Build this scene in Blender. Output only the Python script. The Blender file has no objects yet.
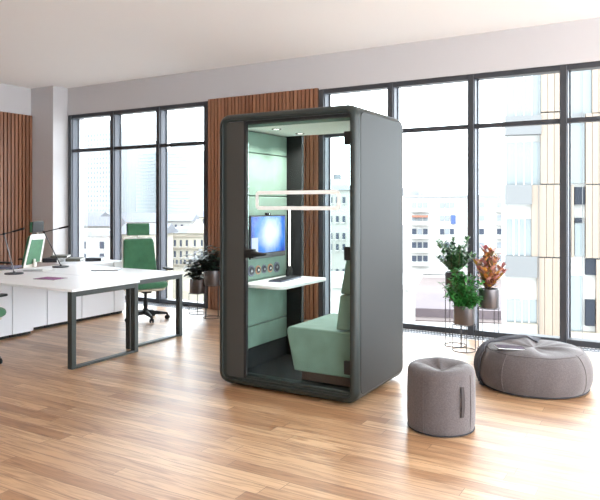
import bpy, bmesh, math, random
from mathutils import Vector, Matrix
random.seed(7)
PI = math.pi
S = bpy.context.scene
COL = S.collection
F, CX, HY, CH = 645.0, 300.0, 204.5, 1.536
TH = math.radians(30.39)
RT = Vector((math.cos(TH), math.sin(TH), 0)); FW = Vector((-math.sin(TH), math.cos(TH), 0))

def at(x, d, y=None):
    """point seen at column x and depth d (row y gives its height)"""
    p = FW*d + RT*((x-CX)/F*d)
    p.z = 0 if y is None else CH-(y-HY)*d/F
    return p

# ------------------------------------------------------------------ materials
def lin(c):
    r = []
    for v in c[:3]:
        v = v/255.0
        r.append(v/12.92 if v <= .04045 else ((v+.055)/1.055)**2.4)
    return (*r, 1)
MATS = {}
def mat(name, rgb, rough=.5, metal=0, bump=0, bscale=200, var=0, vscale=4, spec=.5, sheen=0, emit=None, es=1, coat=0):
    if name in MATS: return MATS[name]
    m = bpy.data.materials.new(name); m.use_nodes = True
    N, L = m.node_tree.nodes, m.node_tree.links
    b = N['Principled BSDF']
    b.inputs['Base Color'].default_value = lin(rgb)
    b.inputs['Roughness'].default_value = rough
    b.inputs['Metallic'].default_value = metal
    b.inputs['Specular IOR Level'].default_value = spec
    if sheen: b.inputs['Sheen Weight'].default_value = sheen
    if coat: b.inputs['Coat Weight'].default_value = coat
    if emit:
        b.inputs['Emission Color'].default_value = lin(emit); b.inputs['Emission Strength'].default_value = es
    tc = N.new('ShaderNodeTexCoord')
    if var:
        n = N.new('ShaderNodeTexNoise'); n.inputs['Scale'].default_value = vscale; n.inputs['Detail'].default_value = 4
        L.new(tc.outputs['Object'], n.inputs['Vector'])
        r = N.new('ShaderNodeValToRGB')
        c = lin(rgb)
        r.color_ramp.elements[0].position = .3; r.color_ramp.elements[1].position = .7
        r.color_ramp.elements[0].color = (*[v*(1-var) for v in c[:3]], 1)
        r.color_ramp.elements[1].color = (*[min(1, v*(1+var)) for v in c[:3]], 1)
        L.new(n.outputs['Fac'], r.inputs['Fac']); L.new(r.outputs['Color'], b.inputs['Base Color'])
    if bump:
        n2 = N.new('ShaderNodeTexNoise'); n2.inputs['Scale'].default_value = bscale; n2.inputs['Detail'].default_value = 3
        L.new(tc.outputs['Object'], n2.inputs['Vector'])
        bp = N.new('ShaderNodeBump'); bp.inputs['Strength'].default_value = bump; bp.inputs['Distance'].default_value = .002
        L.new(n2.outputs['Fac'], bp.inputs['Height']); L.new(bp.outputs['Normal'], b.inputs['Normal'])
    MATS[name] = m
    return m

def glass_mat(name, tint=(245, 250, 250), refl=1.45, gain=1.0):
    m = bpy.data.materials.new(name); m.use_nodes = True
    N, L = m.node_tree.nodes, m.node_tree.links
    N.remove(N['Principled BSDF'])
    t = N.new('ShaderNodeBsdfTransparent'); t.inputs['Color'].default_value = lin(tint)
    g = N.new('ShaderNodeBsdfGlossy'); g.inputs['Roughness'].default_value = .01
    fr = N.new('ShaderNodeFresnel'); fr.inputs['IOR'].default_value = refl
    mu = N.new('ShaderNodeMath'); mu.operation = 'MULTIPLY'; mu.inputs[1].default_value = gain
    mx = N.new('ShaderNodeMixShader')
    L.new(fr.outputs[0], mu.inputs[0]); L.new(mu.outputs[0], mx.inputs['Fac'])
    L.new(t.outputs[0], mx.inputs[1]); L.new(g.outputs[0], mx.inputs[2])
    L.new(mx.outputs[0], N['Material Output'].inputs['Surface'])
    MATS[name] = m
    return m

def floor_mat():
    m = bpy.data.materials.new('oak_floor'); m.use_nodes = True
    N, L = m.node_tree.nodes, m.node_tree.links
    b = N['Principled BSDF']
    tc = N.new('ShaderNodeTexCoord')
    def brick(c1, c2, mort, seed, w, h, ms):
        k = N.new('ShaderNodeTexBrick')
        k.offset = 0; k.offset_frequency = 1; k.squash = 1
        k.inputs['Color1'].default_value = c1; k.inputs['Color2'].default_value = c2; k.inputs['Mortar'].default_value = mort
        k.inputs['Scale'].default_value = 1; k.inputs['Mortar Size'].default_value = ms; k.inputs['Mortar Smooth'].default_value = .1
        k.inputs['Bias'].default_value = 0; k.inputs['Brick Width'].default_value = w; k.inputs['Row Height'].default_value = h
        L.new(shifted.outputs[0], k.inputs['Vector'])
        return k
    s0 = N.new('ShaderNodeSeparateXYZ'); L.new(tc.outputs['Object'], s0.inputs[0])
    dv = N.new('ShaderNodeMath'); dv.operation = 'DIVIDE'; dv.inputs[1].default_value = .105; L.new(s0.outputs[1], dv.inputs[0])
    fl = N.new('ShaderNodeMath'); fl.operation = 'FLOOR'; L.new(dv.outputs[0], fl.inputs[0])
    wn = N.new('ShaderNodeTexWhiteNoise'); wn.noise_dimensions = '1D'; L.new(fl.outputs[0], wn.inputs['W'])
    ma = N.new('ShaderNodeMath'); ma.operation = 'MULTIPLY_ADD'; ma.inputs[1].default_value = 1.55
    L.new(wn.outputs['Value'], ma.inputs[0]); L.new(s0.outputs[0], ma.inputs[2])
    shifted = N.new('ShaderNodeCombineXYZ'); L.new(ma.outputs[0], shifted.inputs[0]); L.new(s0.outputs[1], shifted.inputs[1])
    k = brick(lin((206, 171, 134)), lin((162, 120, 84)), lin((84, 58, 40)), .3, 1.55, .105, .0013)
    # per-board offset for the grain
    k2 = brick((0, 0, 0, 1), (1, 1, 1, 1), (.5, .5, .5, 1), .3, 1.55, .105, 0)
    sep = N.new('ShaderNodeSeparateXYZ'); L.new(tc.outputs['Object'], sep.inputs[0])
    add = N.new('ShaderNodeMath'); add.operation = 'MULTIPLY'; add.inputs[1].default_value = 37
    L.new(k2.outputs['Color'], add.inputs[0])
    cmb = N.new('ShaderNodeCombineXYZ'); L.new(sep.outputs[0], cmb.inputs[0]); L.new(sep.outputs[1], cmb.inputs[1]); L.new(add.outputs[0], cmb.inputs[2])
    mp = N.new('ShaderNodeMapping'); mp.inputs['Scale'].default_value = (1.3, 17, 1); L.new(cmb.outputs[0], mp.inputs['Vector'])
    n = N.new('ShaderNodeTexNoise'); n.inputs['Scale'].default_value = 1.6; n.inputs['Detail'].default_value = 7; n.inputs['Distortion'].default_value = 1.6
    L.new(mp.outputs[0], n.inputs['Vector'])
    r = N.new('ShaderNodeValToRGB')
    e = r.color_ramp.elements
    e[0].position = .32; e[0].color = (.52, .40, .30, 1); e[1].position = .58; e[1].color = (1.06, 1.04, 1.02, 1)
    L.new(n.outputs['Fac'], r.inputs['Fac'])
    mx = N.new('ShaderNodeMix'); mx.data_type = 'RGBA'; mx.blend_type = 'MULTIPLY'; mx.inputs['Factor'].default_value = .85
    L.new(k.outputs['Color'], mx.inputs['A']); L.new(r.outputs['Color'], mx.inputs['B'])
    L.new(mx.outputs['Result'], b.inputs['Base Color'])
    b.inputs['Roughness'].default_value = .3
    b.inputs['Specular IOR Level'].default_value = .5
    b.inputs['Coat Weight'].default_value = .5; b.inputs['Coat Roughness'].default_value = .36
    rr = N.new('ShaderNodeMapRange'); rr.inputs['To Min'].default_value = .34; rr.inputs['To Max'].default_value = .52
    L.new(n.outputs['Fac'], rr.inputs['Value']); L.new(rr.outputs[0], b.inputs['Roughness'])
    bp = N.new('ShaderNodeBump'); bp.inputs['Strength'].default_value = .25; bp.inputs['Distance'].default_value = .002
    L.new(mx.outputs['Result'], bp.inputs['Height']); L.new(bp.outputs[0], b.inputs['Normal'])
    return m

def slat_mat(name, a=(158, 110, 82), c=(118, 76, 54)):
    m = bpy.data.materials.new(name); m.use_nodes = True
    N, L = m.node_tree.nodes, m.node_tree.links
    b = N['Principled BSDF']; b.inputs['Roughness'].default_value = .45
    tc = N.new('ShaderNodeTexCoord'); g = N.new('ShaderNodeNewGeometry')
    mp = N.new('ShaderNodeMapping'); mp.inputs['Scale'].default_value = (30, 30, 1.2)
    L.new(tc.outputs['Object'], mp.inputs[0])
    n = N.new('ShaderNodeTexNoise'); n.inputs['Scale'].default_value = 1.5; n.inputs['Detail'].default_value = 5
    L.new(mp.outputs[0], n.inputs['Vector'])
    ad = N.new('ShaderNodeMath'); ad.operation = 'ADD'
    mu = N.new('ShaderNodeMath'); mu.operation = 'MULTIPLY'; mu.inputs[1].default_value = .45
    L.new(g.outputs['Random Per Island'], mu.inputs[0]); L.new(mu.outputs[0], ad.inputs[0]); L.new(n.outputs['Fac'], ad.inputs[1])
    r = N.new('ShaderNodeValToRGB'); e = r.color_ramp.elements
    e[0].position = .4; e[0].color = lin(c); e[1].position = 1; e[1].color = lin(a)
    L.new(ad.outputs[0], r.inputs[0]); L.new(r.outputs[0], b.inputs['Base Color'])
    return m

def leaf_mat(name, cols, rough=.4):
    m = bpy.data.materials.new(name); m.use_nodes = True
    N, L = m.node_tree.nodes, m.node_tree.links
    b = N['Principled BSDF']; b.inputs['Roughness'].default_value = rough
    g = N.new('ShaderNodeNewGeometry'); r = N.new('ShaderNodeValToRGB')
    e = r.color_ramp.elements
    while len(e) < len(cols): e.new(.5)
    for i, c in enumerate(cols):
        e[i].position = i/(len(cols)-1); e[i].color = lin(c)
    L.new(g.outputs['Random Per Island'], r.inputs[0]); L.new(r.outputs[0], b.inputs['Base Color'])
    return m

def screen_mat():
    m = bpy.data.materials.new('glowing_screen'); m.use_nodes = True
    N, L = m.node_tree.nodes, m.node_tree.links
    b = N['Principled BSDF']; b.inputs['Base Color'].default_value = (.01, .01, .012, 1); b.inputs['Roughness'].default_value = .2
    tc = N.new('ShaderNodeTexCoord')
    mp = N.new('ShaderNodeMapping'); mp.inputs['Location'].default_value = (0, -.09, -.03); mp.inputs['Scale'].default_value = (1, 3.4, 4.2)
    L.new(tc.outputs['Object'], mp.inputs[0])
    g = N.new('ShaderNodeTexGradient'); g.gradient_type = 'SPHERICAL'; L.new(mp.outputs[0], g.inputs[0])
    n = N.new('ShaderNodeTexNoise'); n.inputs['Scale'].default_value = 5; n.inputs['Distortion'].default_value = 1.5
    L.new(tc.outputs['Object'], n.inputs['Vector'])
    mu = N.new('ShaderNodeMath'); mu.operation = 'MULTIPLY_ADD'; mu.inputs[1].default_value = .35
    L.new(n.outputs['Fac'], mu.inputs[0]); L.new(g.outputs['Fac'], mu.inputs[2])
    r = N.new('ShaderNodeValToRGB'); e = r.color_ramp.elements
    e[0].position = .1; e[0].color = lin((20, 60, 190)); e[1].position = .9; e[1].color = lin((235, 250, 255))
    k = e.new(.45); k.color = lin((60, 140, 245))
    L.new(mu.outputs[0], r.inputs[0]); L.new(r.outputs[0], b.inputs['Emission Color']); b.inputs['Emission Strength'].default_value = 1.0
    return m

M = dict(
    wall=mat('wall_plaster', (196, 193, 194), .9, bump=.15, bscale=60),
    ceil=mat('ceiling_paint', (246, 246, 246), .95),
    floor=floor_mat(),
    slat=slat_mat('walnut_slats'), slatback=mat('slat_backing', (38, 28, 24), .9),
    frame=mat('anthracite_aluminium', (66, 68, 73), .4, .3),
    framelt=mat('grey_aluminium', (84, 86, 95), .45),
    glass=glass_mat('window_glass', (252, 254, 254), 1.4, .3),
    bglass=glass_mat('booth_glass', (248, 251, 250), 1.4, .14),
    shell=mat('booth_graphite_lacquer', (36, 44, 42), .38, bump=.08, bscale=500),
    side=mat('booth_grey_panel', (33, 33, 32), .5, spec=.3), frontp=mat('booth_front_panel', (62, 62, 59), .5),
    black=mat('matt_black', (12, 13, 15), .65), rubber=mat('black_rubber', (24, 24, 26), .7),
    bcarpet=mat('dark_carpet', (16, 24, 28), .95, bump=.4, bscale=400),
    gfab=mat('sage_green_fabric', (118, 145, 132), .9, bump=.35, bscale=350, var=.10, vscale=9, sheen=.2),
    bceil=mat('mint_ceiling_panel', (240, 248, 245), .8),
    cgreen=mat('chair_green_fabric', (66, 118, 86), .9, bump=.4, bscale=350, var=.10, vscale=14, sheen=.2),
    white=mat('white_laminate', (240, 240, 242), .35), cab=mat('white_cabinet', (232, 233, 238), .45),
    wplastic=mat('white_plastic', (232, 231, 226), .4), cream=mat('cream_plastic', (205, 194, 176), .45),
    dkgreen=mat('desk_frame_graphite', (52, 56, 54), .4, .2),
    chrome=mat('polished_metal', (190, 190, 192), .15, 1), steel=mat('brushed_pot_metal', (112, 109, 111), .3, .85),
    wire=mat('grey_wire', (58, 56, 56), .5, .2),
    pouf=mat('taupe_upholstery', (90, 82, 82), .95, bump=1, bscale=130, var=.16, vscale=90, sheen=.25),
    pipe=mat('dark_piping', (44, 40, 42), .8), throw=mat('charcoal_wool', (74, 73, 79), .95, bump=.8, bscale=160, var=.1, vscale=40),
    soil=mat('potting_soil', (52, 40, 32), .95, bump=.8, bscale=90), bark=mat('plant_stem', (96, 78, 56), .8),
    rubberleaf=leaf_mat('rubber_plant_leaf', [(22, 34, 26), (34, 54, 40), (58, 88, 74), (60, 42, 36), (28, 44, 32)], .45),
    bushleaf=leaf_mat('bright_green_leaf', [(28, 92, 34), (50, 128, 48), (36, 104, 40), (84, 158, 78)], .45),
    darkleaf=leaf_mat('dark_green_leaf', [(36, 78, 46), (58, 104, 60), (104, 142, 92), (40, 86, 48)], .4),
    croton=leaf_mat('croton_leaf', [(150, 84, 88), (186, 126, 122), (168, 100, 98), (222, 162, 50), (96, 96, 52), (204, 148, 138), (126, 66, 70), (216, 140, 60)], .4),
    screen=screen_mat(),
    glow=mat('lamp_glow', (255, 255, 250), .5, emit=(255, 252, 244), es=4),
    decal=mat('white_film', (245, 248, 246), .6),
    paper=mat('paper', (238, 238, 236), .8), mag=mat('magazine_cover', (130, 52, 112), .7, var=.75, vscale=14),
    mag2=mat('magazine_cover_dark', (62, 48, 62), .8, spec=.2, var=.8, vscale=18), silver=mat('silver_casing', (176, 178, 184), .3, .5),
    lap=mat('slate_casing', (102, 104, 124), .35, .3), binder=mat('black_binder', (40, 42, 50), .5), kraft=mat('olive_folder', (96, 95, 86), .7),
    copper=mat('copper_ring', (196, 140, 110), .35, .6),
    # outside
    stucco=mat('white_render', (152, 150, 146), .9), stucco2=mat('cream_render', (150, 144, 131), .9), stucco3=mat('grey_render', (128, 126, 122), .9),
    owin=mat('outside_window', (48, 53, 64), .6, spec=.2), owin2=mat('outside_pale_window', (102, 106, 110), .3), orange=mat('orange_awning', (120, 78, 62), .8),
    blue=mat('blue_blind', (50, 67, 106), .8), sroof=mat('grey_sheet_roof', (118, 120, 125), .7, var=.15, vscale=.3), sroof2=mat('slate_roof', (74, 76, 82), .7),
    tower=mat('hazed_tower_cladding', (125, 130, 132), .6), towerwin=mat('tower_window_band', (110, 118, 122), .3),  # pale blue puts distance haze and overexposure into the towers' colour
    plaza=mat('pink_brick_paving', (84, 73, 71), .95, var=.12, vscale=.12), plaza2=mat('mauve_roofing', (76, 66, 69), .95, var=.1, vscale=.3),
    wclad=slat_mat('pale_larch_boards', (108, 94, 81), (94, 80, 66)), slab=mat('grey_fibre_cement', (84, 84, 84), .8),
    fglass=mat('pale_facade_glass', (92, 98, 99), .15), fglass2=mat('dark_facade_glass', (26, 30, 38), .6, spec=.2), beige=mat('beige_stone', (124, 116, 104), .9),
)

# ------------------------------------------------------------------ mesh helpers
class MB:
    def __init__(s): s.bm = bmesh.new()
    def box(s, x0, x1, y0, y1, z0, z1, rot=None, piv=(0, 0, 0)):
        ps = [Vector((x, y, z)) for x in (x0, x1) for y in (y0, y1) for z in (z0, z1)]
        if rot is not None:
            pv = Vector(piv); ps = [rot@(p-pv)+pv for p in ps]
        v = [s.bm.verts.new(p) for p in ps]
        for f in ((0, 1, 3, 2), (4, 6, 7, 5), (0, 4, 5, 1), (2, 3, 7, 6), (0, 2, 6, 4), (1, 5, 7, 3)):
            s.bm.faces.new([v[i] for i in f])
        return s
    def loft(s, rings, closed=True, cap0=False, cap1=False):
        R = [[s.bm.verts.new(p) for p in r] for r in rings]
        n = len(R[0])
        for a, b in zip(R[:-1], R[1:]):
            for i in range(n if closed else n-1):
                j = (i+1) % n
                try: s.bm.faces.new((a[i], a[j], b[j], b[i]))
                except ValueError: pass
        if cap0: s.bm.faces.new(R[0][::-1])
        if cap1: s.bm.faces.new(R[-1])
        return s
    def lathe(s, prof, c=(0, 0, 0), n=28, cap0=True, cap1=True):
        rings = [[Vector((c[0]+r*math.cos(2*PI*i/n), c[1]+r*math.sin(2*PI*i/n), c[2]+z)) for i in range(n)] for r, z in prof]
        return s.loft(rings, True, cap0, cap1)
    def tube(s, pts, r, n=8, closed=False):
        pts = [Vector(p) for p in pts]; rings = []
        rr = r if isinstance(r, (list, tuple)) else [r]*len(pts)
        m = len(pts); ref = None
        for i, p in enumerate(pts):
            if closed: t = pts[(i+1) % m]-pts[i-1]
            else: t = pts[min(i+1, m-1)]-pts[max(i-1, 0)]
            t.normalize()
            if ref is None:
                ref = Vector((0, 0, 1)) if abs(t.z) < .9 else Vector((1, 0, 0))
            a = (ref-t*ref.dot(t)).normalized(); ref = a; b = t.cross(a)
            rings.append([p+(a*math.cos(2*PI*k/n)+b*math.sin(2*PI*k/n))*rr[i] for k in range(n)])
        if closed: rings.append(rings[0])
        return s.loft(rings, True, not closed, not closed)
    def prism(s, poly, a0, a1, axis='y'):
        def P(u, w, a): return Vector((u, a, w)) if axis == 'y' else (Vector((a, u, w)) if axis == 'x' else Vector((u, w, a)))
        return s.loft([[P(u, w, a0) for u, w in poly], [P(u, w, a1) for u, w in poly]], True, True, True)
    def leaf(s, base, d, L, W, droop=.3, seg=3, fold=.25):
        d = Vector(d).normalized()
        side = d.cross(Vector((0, 0, 1)))
        if side.length < .05: side = Vector((1, 0, 0))
        side.normalize(); up = side.cross(d)
        rows = []
        for i in range(seg+1):
            t = i/seg; w = W*.5*math.sin(PI*min(1, .12+t*.88))**.8 if i < seg else W*.04
            c = Vector(base)+d*L*t-Vector((0, 0, 1))*droop*L*t*t
            rows.append([s.bm.verts.new(c-side*w+up*w*fold), s.bm.verts.new(c), s.bm.verts.new(c+side*w+up*w*fold)])
        for a, b in zip(rows[:-1], rows[1:]):
            for k in (0, 1): s.bm.faces.new((a[k], a[k+1], b[k+1], b[k]))
        return s
    def build(s, name, m, parent=None, bevel=0, seg=2, smooth=True, sub=0, loc=None, solid=0, angle=40):
        bmesh.ops.remove_doubles(s.bm, verts=s.bm.verts, dist=1e-6)
        bmesh.ops.recalc_face_normals(s.bm, faces=s.bm.faces)
        me = bpy.data.meshes.new(name); s.bm.to_mesh(me); s.bm.free()
        me.materials.append(M[m] if isinstance(m, str) else m)
        o = bpy.data.objects.new(name, me); COL.objects.link(o)
        if parent: o.parent = parent
        if loc: o.location = loc
        if smooth:
            for p in me.polygons: p.use_smooth = True
        if solid:
            k = o.modifiers.new('solid', 'SOLIDIFY'); k.thickness = solid; k.offset = 0
        if bevel:
            k = o.modifiers.new('bevel', 'BEVEL'); k.width = bevel; k.segments = seg; k.limit_method = 'ANGLE'; k.angle_limit = math.radians(35)
        if sub:
            k = o.modifiers.new('sub', 'SUBSURF'); k.levels = sub; k.render_levels = sub
        if smooth and not sub:
            k = me
            try:
                me.set_sharp_from_angle(angle=math.radians(angle))
            except Exception: pass
        return o

def tag(o, label, cat, group=None):
    o['label'] = label; o['category'] = cat
    if group: o['group'] = group
    return o
def struct(o): o['kind'] = 'structure'; return o
def empty(name, loc, rz=0, label=None, cat=None, group=None):
    e = bpy.data.objects.new(name, None); COL.objects.link(e); e.location = loc; e.rotation_euler = (0, 0, rz); e.empty_display_size = .1
    if label: tag(e, label, cat, group)
    return e
def dup(o, parent=None):
    c = o.copy(); COL.objects.link(c); c.parent = parent
    for ch in list(o.children): dup(ch, c)
    return c
def bx(*a, **k): return MB().box(*a, **k)
def rrect(x0, x1, z0, z1, rad, y, n=6):
    pts = []
    for cx, cz, a0 in ((x1-rad, z0+rad, -90), (x1-rad, z1-rad, 0), (x0+rad, z1-rad, 90), (x0+rad, z0+rad, 180)):
        for i in range(n+1):
            a = math.radians(a0+90*i/n); pts.append(Vector((cx+rad*math.cos(a), y, cz+rad*math.sin(a))))
    return pts

# ------------------------------------------------------------------ room shell
WY, ZC, ZH, ZT = 7.54, 3.53, 3.06, 2.454
XW = -9.62
struct(bx(XW-.2, 4.5, -3.5, WY+.45, -.12, 0).build('floor', 'floor', smooth=False))
struct(bx(XW-.2, 4.5, -3.5, WY+.45, ZC, ZC+.25).build('ceiling', 'ceil', smooth=False))
w = MB()
w.box(-9.05, 4.5, WY, WY+.35, ZH, ZC)
w.box(-6.0, -4.13, WY, WY+.35, 0, ZH)
struct(w.build('wall_back', 'wall', smooth=False))
struct(bx(XW, -9.05, 7.24, WY+.35, 0, ZC).build('wall_corner_column', 'wall', smooth=False))
struct(bx(XW-.2, XW, -3.5, WY+.35, 0, ZC).build('wall_left', 'wall', smooth=False))
struct(bx(XW-.2, 4.5, -3.7, -3.5, 0, ZC).build('wall_front', 'wall', smooth=False))

def slats_x(x0, x1, y, z1, pitch=.0625, w=.045, dep=.035):
    m = MB(); n = int((x1-x0)/pitch)
    for i in range(n+1):
        x = x0+i*(x1-x0-w)/n; m.box(x, x+w, y-dep, y, .0, z1)
    return m
e = empty('slatted_wall_panel', (-5.035, WY, 0), 0, 'tall walnut slat panel between the two banks of windows', 'wall panel')
bx(-.92, .905, -.02, 0, .0, ZH+.02).build('backing_board', 'slatback', e, smooth=False)
slats_x(-.92, .905, -.02, ZH+.02).build('slats', 'slat', e, smooth=False)
e = empty('slatted_wall_panel', (XW, 3.6, 0), 0, 'walnut slat panel covering the far left side wall', 'wall panel')
bx(0, .02, -3.6, 3.64, 0, ZH).build('backing_board', 'slatback', e, smooth=False)
m = MB()
for i in range(104):
    y = -3.6+i*.0697; m.box(.02, .055, y, y+.046, 0, ZH)
m.build('slats', 'slat', e, smooth=False)

# windows: frame of a bank, mullions, transoms, panes
def window(n, X, x_end):
    FD = .14
    f = MB()
    f.box(X[0]-.03, x_end, WY, WY+FD, ZH-.055, ZH+.01)
    f.box(X[0]-.03, x_end, WY, WY+FD, 0, .065)
    o = struct(f.build('window_%d' % n, 'frame', bevel=.003))
    for x in X:
        bx(x-.035, x+.035, WY-.015, WY+FD, 0, ZH).build('mullion', 'frame', o, bevel=.003)
        bx(x+.035, x+.045, WY+.015, WY+FD-.012, .065, ZH-.055).build('side_profile', 'framelt', o)
        bx(x+.03, x+.06, WY+FD-.012, WY+FD+.006, .0, ZH).build('outer_cap', 'frame', o)
    for a, b in zip(X[:-1], X[1:]):
        bx(a+.035, b-.035, WY+.01, WY+.09, ZT-.026, ZT+.026).build('transom', 'frame', o, bevel=.003)
        bx(a+.03, b-.03, WY+.062, WY+.07, .06, ZT-.02).build('pane', 'glass', o, smooth=False)
        bx(a+.03, b-.03, WY+.062, WY+.07, ZT+.02, ZH-.05).build('pane', 'glass', o, smooth=False)
window(1, [-8.985, -7.98, -6.98, -6.035], -6.0)
window(2, [-4.09, -3.11, -2.10, -1.085, -.07, .94, 1.95, 2.96, 3.97], 4.0)

# trench heater grilles
def grille(x0, x1, label):
    c = (x0+x1)/2; h = (x1-x0)/2
    e = empty('floor_grille', (c, 7.4, 0), 0, label, 'floor grille')
    bx(-h, h, -.1, .1, .0005, .002).build('duct', 'binder', e, smooth=False)
    m = MB(); m.box(-h, h, -.105, -.09, 0, .006).box(-h, h, .09, .105, 0, .006).box(-h, h, -.006, .006, 0, .006)
    m.build('grille_frame', 'white', e, smooth=False)
    m = MB(); n = int((x1-x0)/.036)
    for i in range(n):
        x = -h+i*(x1-x0)/n; m.box(x, x+.012, -.1, .1, .001, .0065)
    m.build('slats', 'framelt', e, smooth=False)
grille(-4.05, 3.9, 'white slotted heater grille in the floor below the right-hand windows')
grille(-9.0, -6.05, 'white slotted heater grille in the floor below the left-hand windows')

# ------------------------------------------------------------------ phone booth
XL, XR, YF, YB, ZB = -3.40, -2.08, 4.40, 5.37, 2.30
b = empty('phone_booth', (XL/2+XR/2, (YF+YB)/2, 0), 0, 'graphite office phone booth with glass door and sage green lining', 'phone booth')
BO = Vector((XL/2+XR/2, (YF+YB)/2, 0))
def L_(x0, x1, y0, y1, z0, z1, **k):   # a box given in world metres, local to the booth
    return bx(x0-BO.x, x1-BO.x, y0-BO.y, y1-BO.y, z0, z1, **k)
def lring(ins, y, rad=.10):
    r = max(rad-ins, .02)
    return [p-Vector((BO.x, BO.y, 0)) for p in rrect(XL+ins, XR-ins, .018+ins, ZB-ins, r, y)]
R_ = .05
rings = []
for i in range(7):
    a = math.radians(90*i/6); rings.append(lring(R_*(1-math.sin(a)), YF+R_*(1-math.cos(a))))
rings2 = []
for i in range(7):
    a = math.radians(90*i/6); rings2.append(lring(R_*(1-math.cos(a)), YB-R_*(1-math.sin(a))))
iX0, iX1, iZ0, iZ1 = -3.31, -2.148, .088, 2.232
inner = lambda y: [p-Vector((BO.x, BO.y, 0)) for p in rrect(iX0, iX1, iZ0, iZ1, .03, y)]
full = [inner(YF+.012), lring(R_+.004, YF+.012, .10), lring(R_, YF+.003)]+rings+rings2+[inner(YB), inner(YF+.012)]
MB().loft(full).build('shell', 'shell', b)
# outer side panel skins
sp = [Vector((XR+.003-BO.x, p.x, p.z)) for p in rrect(YF+.055-BO.y, YB-.055-BO.y, .085, ZB-.055, .06, 0)]
sp2 = [Vector((p.x-.006, p.y, p.z)) for p in sp]
MB().loft([sp, sp2], True, True, True).build('side_panel', 'side', b, bevel=.002)
sp = [Vector((XL-.003-BO.x, p.x, p.z)) for p in rrect(YF+.055-BO.y, YB-.055-BO.y, .085, ZB-.055, .06, 0)]
sp2 = [Vector((p.x+.006, p.y, p.z)) for p in sp]
MB().loft([sp, sp2], True, True, True).build('side_panel', 'side', b, bevel=.002)
L_(XL+.12, XR-.12, YF+.1, YB-.1, 0, .022).build('plinth', 'black', b)
# front left fixed panel and dark jamb
L_(-3.315, -3.135, YF+.012, YF+.035, iZ0+.002, iZ1-.002).build('front_panel', 'frontp', b, bevel=.002)
L_(-3.137, -3.114, YF+.014, YF+.05, iZ0, iZ1).build('door_jamb', 'black', b)
L_(-3.135, iX1, YF+.02, YF+.09, iZ1-.022, iZ1).build('door_head', 'black', b)
L_(-3.135, iX1, YF+.02, YF+.09, iZ0-.002, iZ0+.022).build('door_sill', 'shell', b, bevel=.004)
L_(-3.31, iX1, YF+.10, YF+.13, iZ0-.002, iZ0+.016).build('threshold', 'shell', b, bevel=.004)
# interior
L_(-3.305, iX1, YF+.09, YB-.04, iZ0-.005, iZ0+.006).build('booth_floor', 'bcarpet', b)
L_(-3.305, iX1, YF+.10, YB-.07, 2.19, 2.225).build('booth_ceiling', 'bceil', b, bevel=.004)
L_(-3.305, iX1, YF+.092, YF+.102, 2.186, 2.228).build('ceiling_lip', 'gfab', b)
for z0, z1 in ((.27, .460), (.466, .862), (.866, 1.607), (1.613, 1.99), (1.996, 2.182)):
    L_(-3.30, -3.25, YF+.10, YB-.075, z0, z1).build('wall_panel', 'gfab', b, bevel=.008)
L_(-3.305, -3.285, YF+.09, YB-.06, .09, 2.2).build('left_lining', 'black', b)
L_(-3.27, -3.255, YF+.10, YB-.075, .09, .27).build('skirting_panel', 'bcarpet', b)
for z0, z1 in ((1.12, 1.607), (1.613, 2.182)):
    L_(-2.185, -2.15, YF+.10, YB-.075, z0, z1).build('wall_panel', 'gfab', b, bevel=.008)
L_(-2.17, -2.149, YF+.09, YB-.06, .09, 1.12).build('right_lining', 'black', b)
# rear glazing
L_(-3.31, -3.09, YB-.07, YB-.03, iZ0, iZ1).build('rear_post', 'black', b)
L_(-3.10, iX1, YB-.055, YB-.045, iZ0, iZ1).build('rear_glass', 'bglass', b, smooth=False)
L_(-3.10, iX1, YB-.065, YB-.035, iZ0, iZ0+.02).build('rear_rail', 'black', b)
# door
dr = L_(-3.112, -2.152, YF+.045, YF+.055, iZ0+.025, iZ1-.025).build('door', 'bglass', b, smooth=False)
gap = MB()
a = [p-Vector((BO.x, BO.y, 0)) for p in rrect(-3.035, -2.245, 1.492, 1.648, .035, YF+.0435)]
a2 = [p-Vector((BO.x, BO.y, 0)) for p in rrect(-3.005, -2.275, 1.522, 1.618, .012, YF+.0435)]
off = Vector((0, .0012, 0))
gap.loft([a, a2, [p+off for p in a2], [p+off for p in a], a])
o = gap.build('safety_marking', 'decal', dr, smooth=False); o['label'] = 'white rounded safety outline on the glass'
for z in (2.045, 1.16, .285):
    L_(-2.212, -2.152, YF+.035, YF+.065, z-.052, z+.052).build('hinge', 'side', dr, bevel=.004)
h = MB()
h.box(-3.125-BO.x, -3.03-BO.x, YF+.005-BO.y, YF+.043-BO.y, 1.092, 1.165)
h.tube([(-3.05-BO.x, YF+.02-BO.y, 1.128), (-2.99-BO.x, YF+.015-BO.y, 1.125), (-2.92-BO.x, YF+.03-BO.y, 1.127)], [.03, .02, .009])
h.build('door_handle', 'black', dr, bevel=.01)
# table fixed to the left wall
tp = []
x0, x1, y0, y1, rd = -3.25, -2.815, 4.515, YB-.08, .09
tp += [(x0, y0), ]
for i in range(7):
    a = math.radians(-90+90*i/6); tp.append((x1-rd+rd*math.cos(a), y0+rd+rd*math.sin(a)))
for i in range(5):
    a = math.radians(90*i/4); tp.append((x1-.02+.02*math.cos(a), y1-.02+.02*math.sin(a)))
tp.append((x0, y1))
tp = [(u-BO.x, v-BO.y) for u, v in tp]
MB().prism(tp, .827, .857, 'z').build('table', 'white', b, bevel=.006)
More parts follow.
